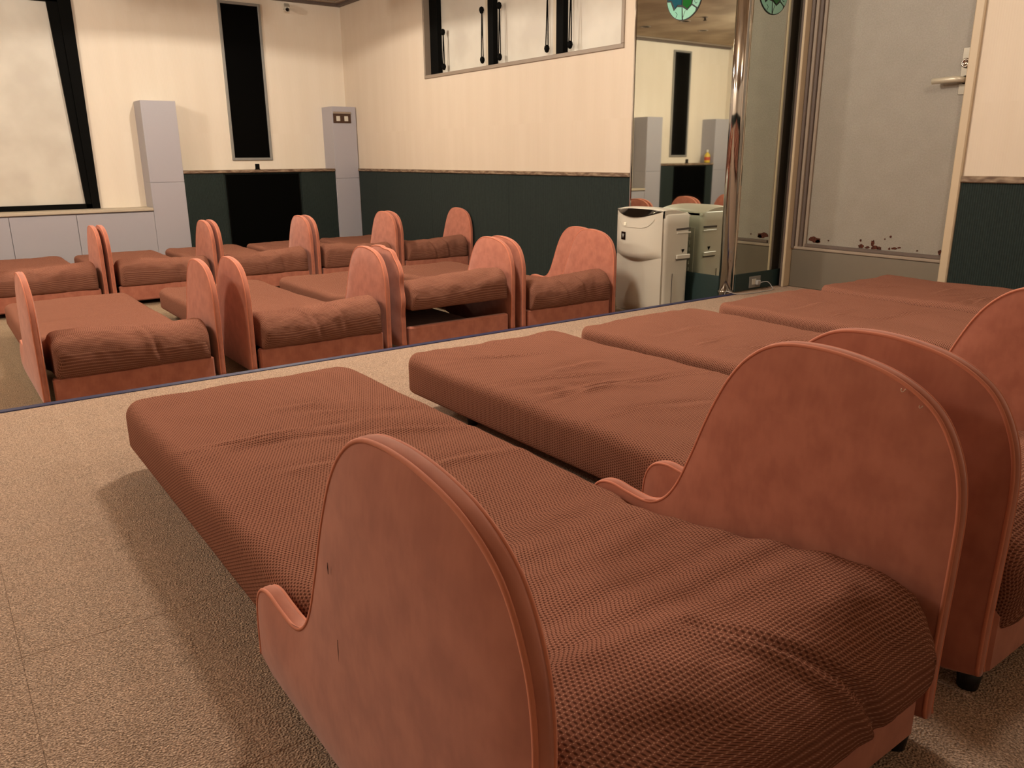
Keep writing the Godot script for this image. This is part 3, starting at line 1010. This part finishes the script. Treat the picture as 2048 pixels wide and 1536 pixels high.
# ------------------------------------------------------------------ air purifier
func build_purifier() -> void:
	var t := thing("air_purifier", "cream plastic air purifier with black control panel before the tall mirror", "air purifier", Vector3(3.945, LOW, -3.80))
	t.scale = Vector3(1.27, 1.0, 1.02)
	# local: front towards -x, width along z (0.44), depth along x (0.24), height 0.70
	var hw := 0.215
	# body: rounded box slightly tapering, domed lid
	var rows := []
	for k in [[0.0, 0.0], [0.012, 0.006], [0.35, 0.004], [0.60, 0.0], [0.655, 0.0]]:
		rows.append(_purifier_ring(k[0], hw - k[1], -0.085, 0.118, 0.035))
	rows.append(_purifier_ring(0.668, hw - 0.012, -0.075, 0.108, 0.03))
	rows.append(_purifier_ring(0.668, 0.001, 0.01, 0.012, 0.0005))
	var st := new_st()
	grid(st, rows, [], true)
	st.generate_normals()
	part(t, "body", st.commit(), M.plastic)
	# curved front panels
	part(t, "upper_front_panel", _curved_panel(0.385, 0.680, hw - 0.012, -0.088, 0.036, 0.010, 0.040), M.plastic)
	part(t, "lower_front_panel", _curved_panel(0.012, 0.385, hw - 0.012, -0.086, 0.022, 0.0), M.plastic)
	# domed lid that falls towards the back
	var lid := []
	for i in 9:
		var a := i / 8.0
		var x := lerpf(-0.118, 0.118, a)
		var h := 0.672 + 0.035 * sin(PI * (0.18 + 0.62 * a)) - 0.03 * a * a
		var row := PackedVector3Array()
		for j in 13:
			var b := j / 12.0 * 2.0 - 1.0
			var xx := x
			if i == 0:
				xx = -0.078 - 0.020 * (1.0 - b * b)
			row.append(Vector3(xx, h - 0.012 * pow(absf(b), 4.0), b * (hw - 0.008)))
		lid.append(row)
	var l2 := []
	var skirt := PackedVector3Array()
	for v in lid[0]:
		skirt.append(Vector3(v.x, 0.655, v.z))
	l2.append(skirt)
	l2.append_array(lid)
	var back := PackedVector3Array()
	for v in lid[8]:
		back.append(Vector3(v.x, 0.64, v.z))
	l2.append(back)
	st = new_st()
	grid(st, l2, [])
	st.generate_normals()
	part(t, "lid", st.commit(), M.plastic)
	for sz in [-1.0, 1.0]:
		st = new_st()
		var e := []
		var a0 := PackedVector3Array()
		var a1 := PackedVector3Array()
		for i in 9:
			var v: Vector3 = lid[i][12 if sz > 0 else 0]
			a0.append(v)
			a1.append(Vector3(v.x, 0.64, v.z))
		e.append(a0)
		e.append(a1)
		grid(st, e, [])
		st.generate_normals()
		part(t, "lid_side", st.commit(), M.plastic)
	# glossy control strip: a lens shape on the sloped front edge
	var lens := []
	for i in 3:
		var row := PackedVector3Array()
		for j in 17:
			var b := j / 16.0 * 2.0 - 1.0
			var xf := -0.106 - 0.036 * (1.0 - b * b)
			var k := i / 2.0
			row.append(Vector3(lerpf(xf, -0.079 - 0.020 * (1.0 - b * b), k), lerpf(0.684 - 0.042 * (1.0 - b * b), 0.6925 - 0.012 * pow(absf(b), 4.0), k), b * (hw - 0.03)))
		lens.append(row)
	st = new_st()
	grid(st, lens, [])
	st.generate_normals()
	part(t, "control_panel", st.commit(), M.gloss_black)
	# indicator window, emblem plate
	M.indicator = smat(Color(0.95, 0.93, 0.85), 0.4)
	part(t, "indicator", box(Vector3(-0.003, -0.011, -0.011), Vector3(0.003, 0.011, 0.011), 0.002), M.indicator, Vector3(-0.131, 0.592, -0.075), Vector3(0, -0.12, 0))
	var em := part(t, "emblem", box(Vector3(-0.002, -0.026, -0.022), Vector3(0.002, 0.026, 0.022), 0.001), M.gloss_black, Vector3(-0.1285, 0.515, -0.092), Vector3(0, -0.15, 0))
	M.emblem_mark = smat(Color(0.75, 0.75, 0.73), 0.4)
	st = new_st()
	for q in [[-0.008, 0.008], [0.0, 0.009], [0.008, 0.008], [-0.004, 0.0], [0.004, 0.0], [0.0, -0.009]]:
		var sp := SphereMesh.new()
		sp.radius = 0.0035
		sp.height = 0.003
		sp.radial_segments = 10
		sp.rings = 5
		st.append_from(sp, 0, Transform3D(Basis(Vector3(0, 0, 1), PI / 2), Vector3(-0.002, q[1], q[0])))
	part(em, "emblem_dots", st.commit(), M.emblem_mark)
	# shallow shield outline under the lid
	var arc := PackedVector3Array()
	for i in 25:
		var b := i / 24.0 * 2.0 - 1.0
		var zc := b * 0.16 - 0.0
		arc.append(Vector3(-0.0895 - 0.036 * (1.0 - pow(zc / (hw - 0.012), 2.0)) - 0.0105, 0.575 + 0.06 * pow(absf(b), 5.0), zc))
	part(t, "panel_groove", tube(arc, 0.0012, 6), M.plastic)
	# near side: grip slot, tank latch with its mark
	M.slot = smat(Color(0.30, 0.27, 0.25), 0.7)
	part(t, "grip_slot", box(Vector3(-0.055, -0.007, -0.002), Vector3(0.052, 0.007, 0.0015), 0.004), M.slot, Vector3(0.06, 0.565, hw - 0.001), Vector3(0, 0, 0.02))
	bx(t, "grip_lip", Vector3(0.01, 0.535, hw - 0.002), Vector3(0.114, 0.546, hw + 0.004), M.plastic, 0.003)
	bx(t, "tank_latch", Vector3(0.01, 0.372, hw - 0.002), Vector3(0.11, 0.40, hw + 0.012), M.plastic, 0.004)
	bx(t, "tank_latch_gap", Vector3(0.012, 0.364, hw - 0.002), Vector3(0.106, 0.373, hw + 0.004), M.slot, 0.001)
	part(t, "latch_mark", prism(PackedVector2Array([Vector2(-0.011, 0.012), Vector2(0.011, 0.012), Vector2(0.0, -0.012)]), 0.0, 0.002), M.gloss_black, Vector3(0.062, 0.422, hw - 0.001))
	part(t, "tank_seam", box(Vector3(-0.0015, 0, -0.001), Vector3(0.0015, 0.25, 0.002), 0.0005), M.slot, Vector3(-0.01, 0.03, hw - 0.001))
	# rear intake grille, seen in the mirror
	bx(t, "rear_frame", Vector3(0.116, 0.10, -0.15), Vector3(0.124, 0.56, 0.15), M.plastic, 0.004)
	for i in 9:
		bx(t, "rear_louvre", Vector3(0.123, 0.13 + i * 0.045, -0.12), Vector3(0.132, 0.155 + i * 0.045, 0.12), M.plastic, 0.003)

func _purifier_ring(y: float, hw: float, x0: float, x1: float, r: float) -> PackedVector3Array:
	var o := PackedVector3Array()
	for c in [[x1 - r, hw - r, 0.0], [x0 + r, hw - r, PI / 2], [x0 + r, -hw + r, PI], [x1 - r, -hw + r, PI * 1.5]]:
		for i in 7:
			var a: float = c[2] + PI / 2 * i / 6.0
			o.append(Vector3(c[0] + r * cos(a), y, c[1] + r * sin(a)))
	return o

# front panel between heights y0 and y1, bowed by "bow", lower edge curved, standing "out" proud
func _curved_panel(y0: float, y1: float, hw: float, x: float, bow: float, out: float, dip := 0.0) -> ArrayMesh:
	var rows := []
	for i in 11:
		var v := i / 10.0
		var row := PackedVector3Array()
		for j in 21:
			var b := j / 20.0 * 2.0 - 1.0
			var lowc := y0 - (0.032 * (1.0 - b * b) if out > 0.0 else 0.0)
			var xx := x - bow * (1.0 - b * b) - out * smoothstep(0.0, 0.12, v) * (1.0 - pow(absf(b), 6.0))
			if i == 0:
				xx = x - bow * 0.5 * (1.0 - b * b) + 0.004
			row.append(Vector3(xx, lerpf(lowc, y1 - dip * (1.0 - b * b), v), b * hw))
		rows.append(row)
	var st := new_st()
	grid(st, rows, [])
	st.generate_normals()
	return st.commit()

# ------------------------------------------------------------------ small things
func build_small_things() -> void:
	# switch plate on the corner casing
	M.brown_plate = smat(Color(0.25, 0.15, 0.09), 0.4)
	var s := thing("light_switch", "brown switch plate with two white rockers on the corner casing", "switch", Vector3(3.98, 1.225, -8.6))
	bx(s, "plate", Vector3(-0.105, 0, 0), Vector3(0.105, 0.095, 0.008), M.brown_plate, 0.003)
	bx(s, "plate_hood", Vector3(-0.105, 0.095, 0), Vector3(0.105, 0.118, 0.02), M.frame_grey, 0.004)
	for x in [-0.048, 0.048]:
		bx(s, "rocker", Vector3(x - 0.022, 0.02, 0.007), Vector3(x + 0.022, 0.072, 0.013), M.plastic, 0.003)
	# camera under the cornice
	var c := thing("security_camera", "small white security camera with dark lens under the cornice", "camera", Vector3(3.53, 2.375, BACK))
	bx(c, "mount", Vector3(-0.025, 0.0, 0), Vector3(0.025, 0.05, 0.015), M.plastic, 0.003)
	part(c, "arm", tube(PackedVector3Array([Vector3(0, 0.03, 0.012), Vector3(0, 0.03, 0.05)]), 0.009, 10), M.plastic)
	var hd := part(c, "housing", box(Vector3(-0.028, -0.025, 0), Vector3(0.028, 0.025, 0.11), 0.006), M.plastic, Vector3(0, 0.035, 0.04), Vector3(0.5, -0.3, 0))
	part(hd, "lens", lathe([Vector2(0.0005, 0), Vector2(0.02, 0), Vector2(0.018, 0.008), Vector2(0.0005, 0.006)], 20), M.gloss_black, Vector3(0, 0, 0.108), Vector3(PI / 2, 0, 0))
	# small black box on the cap rail
	var b := thing("sensor_box", "small black sensor box standing on the cap rail under the tall window", "sensor", Vector3(3.01, 0.738, -8.68))
	bx(b, "case", Vector3(-0.02, 0, -0.015), Vector3(0.02, 0.06, 0.015), M.black_metal, 0.004)
	bx(b, "base", Vector3(-0.024, 0, -0.018), Vector3(0.024, 0.008, 0.018), M.black_metal, 0.002)
	var b2 := thing("sensor_box", "small black sensor box on the cap rail by the left wall", "sensor", Vector3(-1.43, 0.738, -8.68))
	bx(b2, "case", Vector3(-0.02, 0, -0.015), Vector3(0.02, 0.06, 0.015), M.black_metal, 0.004)
	bx(b2, "base", Vector3(-0.024, 0, -0.018), Vector3(0.024, 0.008, 0.018), M.black_metal, 0.002)
	# yellow bottle, seen in the mirror
	var y := thing("bottle", "yellow plastic bottle on the cap rail, seen in the tall mirror", "bottle", Vector3(-1.90, 0.738, -8.68))
	M.yellow = smat(Color(0.85, 0.72, 0.25), 0.4)
	part(y, "body", lathe([Vector2(0.0005, 0), Vector2(0.042, 0.002), Vector2(0.045, 0.02), Vector2(0.045, 0.11), Vector2(0.03, 0.14), Vector2(0.016, 0.15), Vector2(0.016, 0.165)], 24), M.yellow)
	part(y, "cap", lathe([Vector2(0.018, 0.163), Vector2(0.018, 0.20), Vector2(0.0005, 0.202)], 20), M.plastic)
	M.label_red = smat(Color(0.75, 0.30, 0.2), 0.5)
	part(y, "label", lathe([Vector2(0.0455, 0.04), Vector2(0.0458, 0.041), Vector2(0.0458, 0.09), Vector2(0.0455, 0.091)], 24), M.label_red)
	# outlet and cord
	var o := thing("wall_outlet", "grey outlet plate with plug low on the green base panel", "outlet", Vector3(4.365, 0.012, REC + 0.012))
	bx(o, "plate", Vector3(-0.055, 0, 0), Vector3(0.06, 0.075, 0.006), M.alu, 0.002)
	bx(o, "socket", Vector3(-0.03, 0.02, 0.005), Vector3(0.01, 0.058, 0.010), M.plastic, 0.002)
	var cd := thing("power_cord", "thin white power cord running from the outlet to the air purifier", "cord", Vector3(4.365, 0, REC + 0.02))
	bx(cd, "plug", Vector3(0.0, 0.03, -0.006), Vector3(0.035, 0.06, 0.022), M.white_cord, 0.004)
	var path := PackedVector3Array()
	for q in spline3([Vector3(0.03, 0.045, 0.02), Vector3(0.065, 0.05, 0.05), Vector3(0.085, 0.02, 0.07), Vector3(0.05, 0.005, 0.10), Vector3(-0.05, 0.003, 0.10), Vector3(-0.18, 0.003, 0.095), Vector3(-0.27, 0.006, 0.07), Vector3(-0.30, 0.016, 0.04), Vector3(-0.30, 0.012, 0.005), Vector3(-0.30, -0.08, -0.02), Vector3(-0.29, -0.165, -0.06), Vector3(-0.27, -0.171, -0.2), Vector3(-0.29, -0.171, -0.30)], 8):
		path.append(q)
	part(cd, "cable", tube(path, 0.0024, 8), M.white_cord)
	# stained glass roundels on the two mirrors
	roundel("round stained glass panel with green leaves on the tall mirror", Transform3D(Basis(Vector3(0, 0, 1), Vector3(0, 1, 0), Vector3(-1, 0, 0)), Vector3(RW - 0.008, 1.83, -3.79)), 0.15)
	roundel("round stained glass panel with green leaves on the narrow mirror", Transform3D(Basis.IDENTITY, Vector3(4.345, 1.80, REC + 0.008)), 0.14)
	# unlit downlights and a sprinkler in the ceiling, seen in the mirror
	for q in [[0.0, -7.55], [-0.8, -7.95], [0.1, -8.15]]:
		var d := thing("downlight", "unlit dark round downlight recessed in the ceiling", "downlight", Vector3(q[0], CEIL, q[1]), "unlit downlights in the ceiling")
		part(d, "trim_ring", lathe([Vector2(0.05, 0.0), Vector2(0.05, -0.006), Vector2(0.068, -0.004), Vector2(0.07, 0.0)], 28), M.frame_grey)
		part(d, "reflector", lathe([Vector2(0.052, -0.002), Vector2(0.03, -0.0012), Vector2(0.0005, -0.001)], 28), M.black_metal)
	var sk := thing("sprinkler", "small dark sprinkler head under the ceiling", "sprinkler", Vector3(0.03, CEIL, -7.2))
	part(sk, "escutcheon", lathe([Vector2(0.035, 0.0), Vector2(0.03, -0.008), Vector2(0.0005, -0.01)], 20), M.frame_dark)
	part(sk, "head", lathe([Vector2(0.012, -0.008), Vector2(0.012, -0.03), Vector2(0.025, -0.04), Vector2(0.0005, -0.043)], 16), M.black_metal)

func spline3(p: Array, steps: int) -> Array:
	var o := []
	for i in p.size() - 1:
		for k in steps:
			o.append(p[i].cubic_interpolate(p[i + 1], p[maxi(i - 1, 0)], p[mini(i + 2, p.size() - 1)], float(k) / steps))
	o.append(p[p.size() - 1])
	return o

func roundel(label: String, at: Transform3D, r: float) -> void:
	var t := thing("stained_glass_roundel", label, "ornament", Vector3.ZERO, "stained glass roundels on the mirrors")
	t.transform = at
	var circle := PackedVector2Array()
	for k in 48:
		circle.append(Vector2(cos(TAU * k / 48.0), sin(TAU * k / 48.0)) * r)
	M.lead = smat(Color(0.03, 0.035, 0.03), 0.4)
	part(t, "leading", prism(circle, 0.0, 0.003), M.lead)
	var inner := PackedVector2Array()
	for q in circle:
		inner.append(q * 0.965)
	var pieces := [
		[[-1, -0.15, -0.75, -0.18, -0.55, -0.55, -0.38, -0.42, -0.1, -0.46, -0.05, -1.1, -1, -1.1], Color(0.52, 0.74, 0.66)],
		[[-1, -0.12, -0.72, -0.15, -0.5, -0.5, -0.35, -0.36, -0.12, -0.4, -0.1, 0.1, -0.4, 0.12, -0.7, 0.0], Color(0.06, 0.30, 0.36)],
		[[-0.08, -0.45, 0.0, -1.1, 0.55, -1.1, 0.7, -0.6, 0.45, -0.45, 0.2, -0.62], Color(0.56, 0.76, 0.68)],
		[[-0.08, -0.4, 0.2, -0.58, 0.42, -0.42, 0.5, 0.0, 0.35, 0.5, 0.05, 0.6, -0.06, 0.1], Color(0.06, 0.36, 0.13)],
		[[0.46, -0.42, 0.72, -0.58, 1.1, -0.7, 1.1, 0.3, 0.56, 0.05], Color(0.52, 0.72, 0.64)],
		[[-1.1, -0.08, -0.7, 0.04, -0.42, 0.17, -0.1, 0.15, 0.02, 0.65, -0.3, 1.1, -1.1, 1.1], Color(0.10, 0.42, 0.55)],
		[[0.06, 0.65, 0.38, 0.55, 0.55, 0.1, 1.1, 0.35, 1.1, 1.1, -0.22, 1.1], Color(0.50, 0.70, 0.62)],
	]
	for pc in pieces:
		var poly := PackedVector2Array()
		for i in range(0, pc[0].size(), 2):
			poly.append(Vector2(pc[0][i], pc[0][i + 1]) * r)
		var shrunk := Geometry2D.offset_polygon(poly, -0.0022)
		for q in shrunk:
			for k in Geometry2D.intersect_polygons(q, inner):
				var m := smat(pc[1], 0.15)
				part(t, "glass_piece", prism(k, 0.002, 0.005), m)
	# curling lead lines
	for q in [[Vector2(-0.45, -0.62), Vector2(-0.35, -0.72), Vector2(-0.42, -0.84)], [Vector2(0.72, -0.2), Vector2(0.6, -0.3), Vector2(0.66, -0.42), Vector2(0.74, -0.38)], [Vector2(0.1, -0.62), Vector2(0.02, -0.8), Vector2(-0.04, -0.96)]]:
		var path := PackedVector3Array()
		for v in spline(q, 5):
			path.append(Vector3(v.x * r, v.y * r, 0.005))
		part(t, "lead_line", tube(path, 0.0016, 6), M.lead)
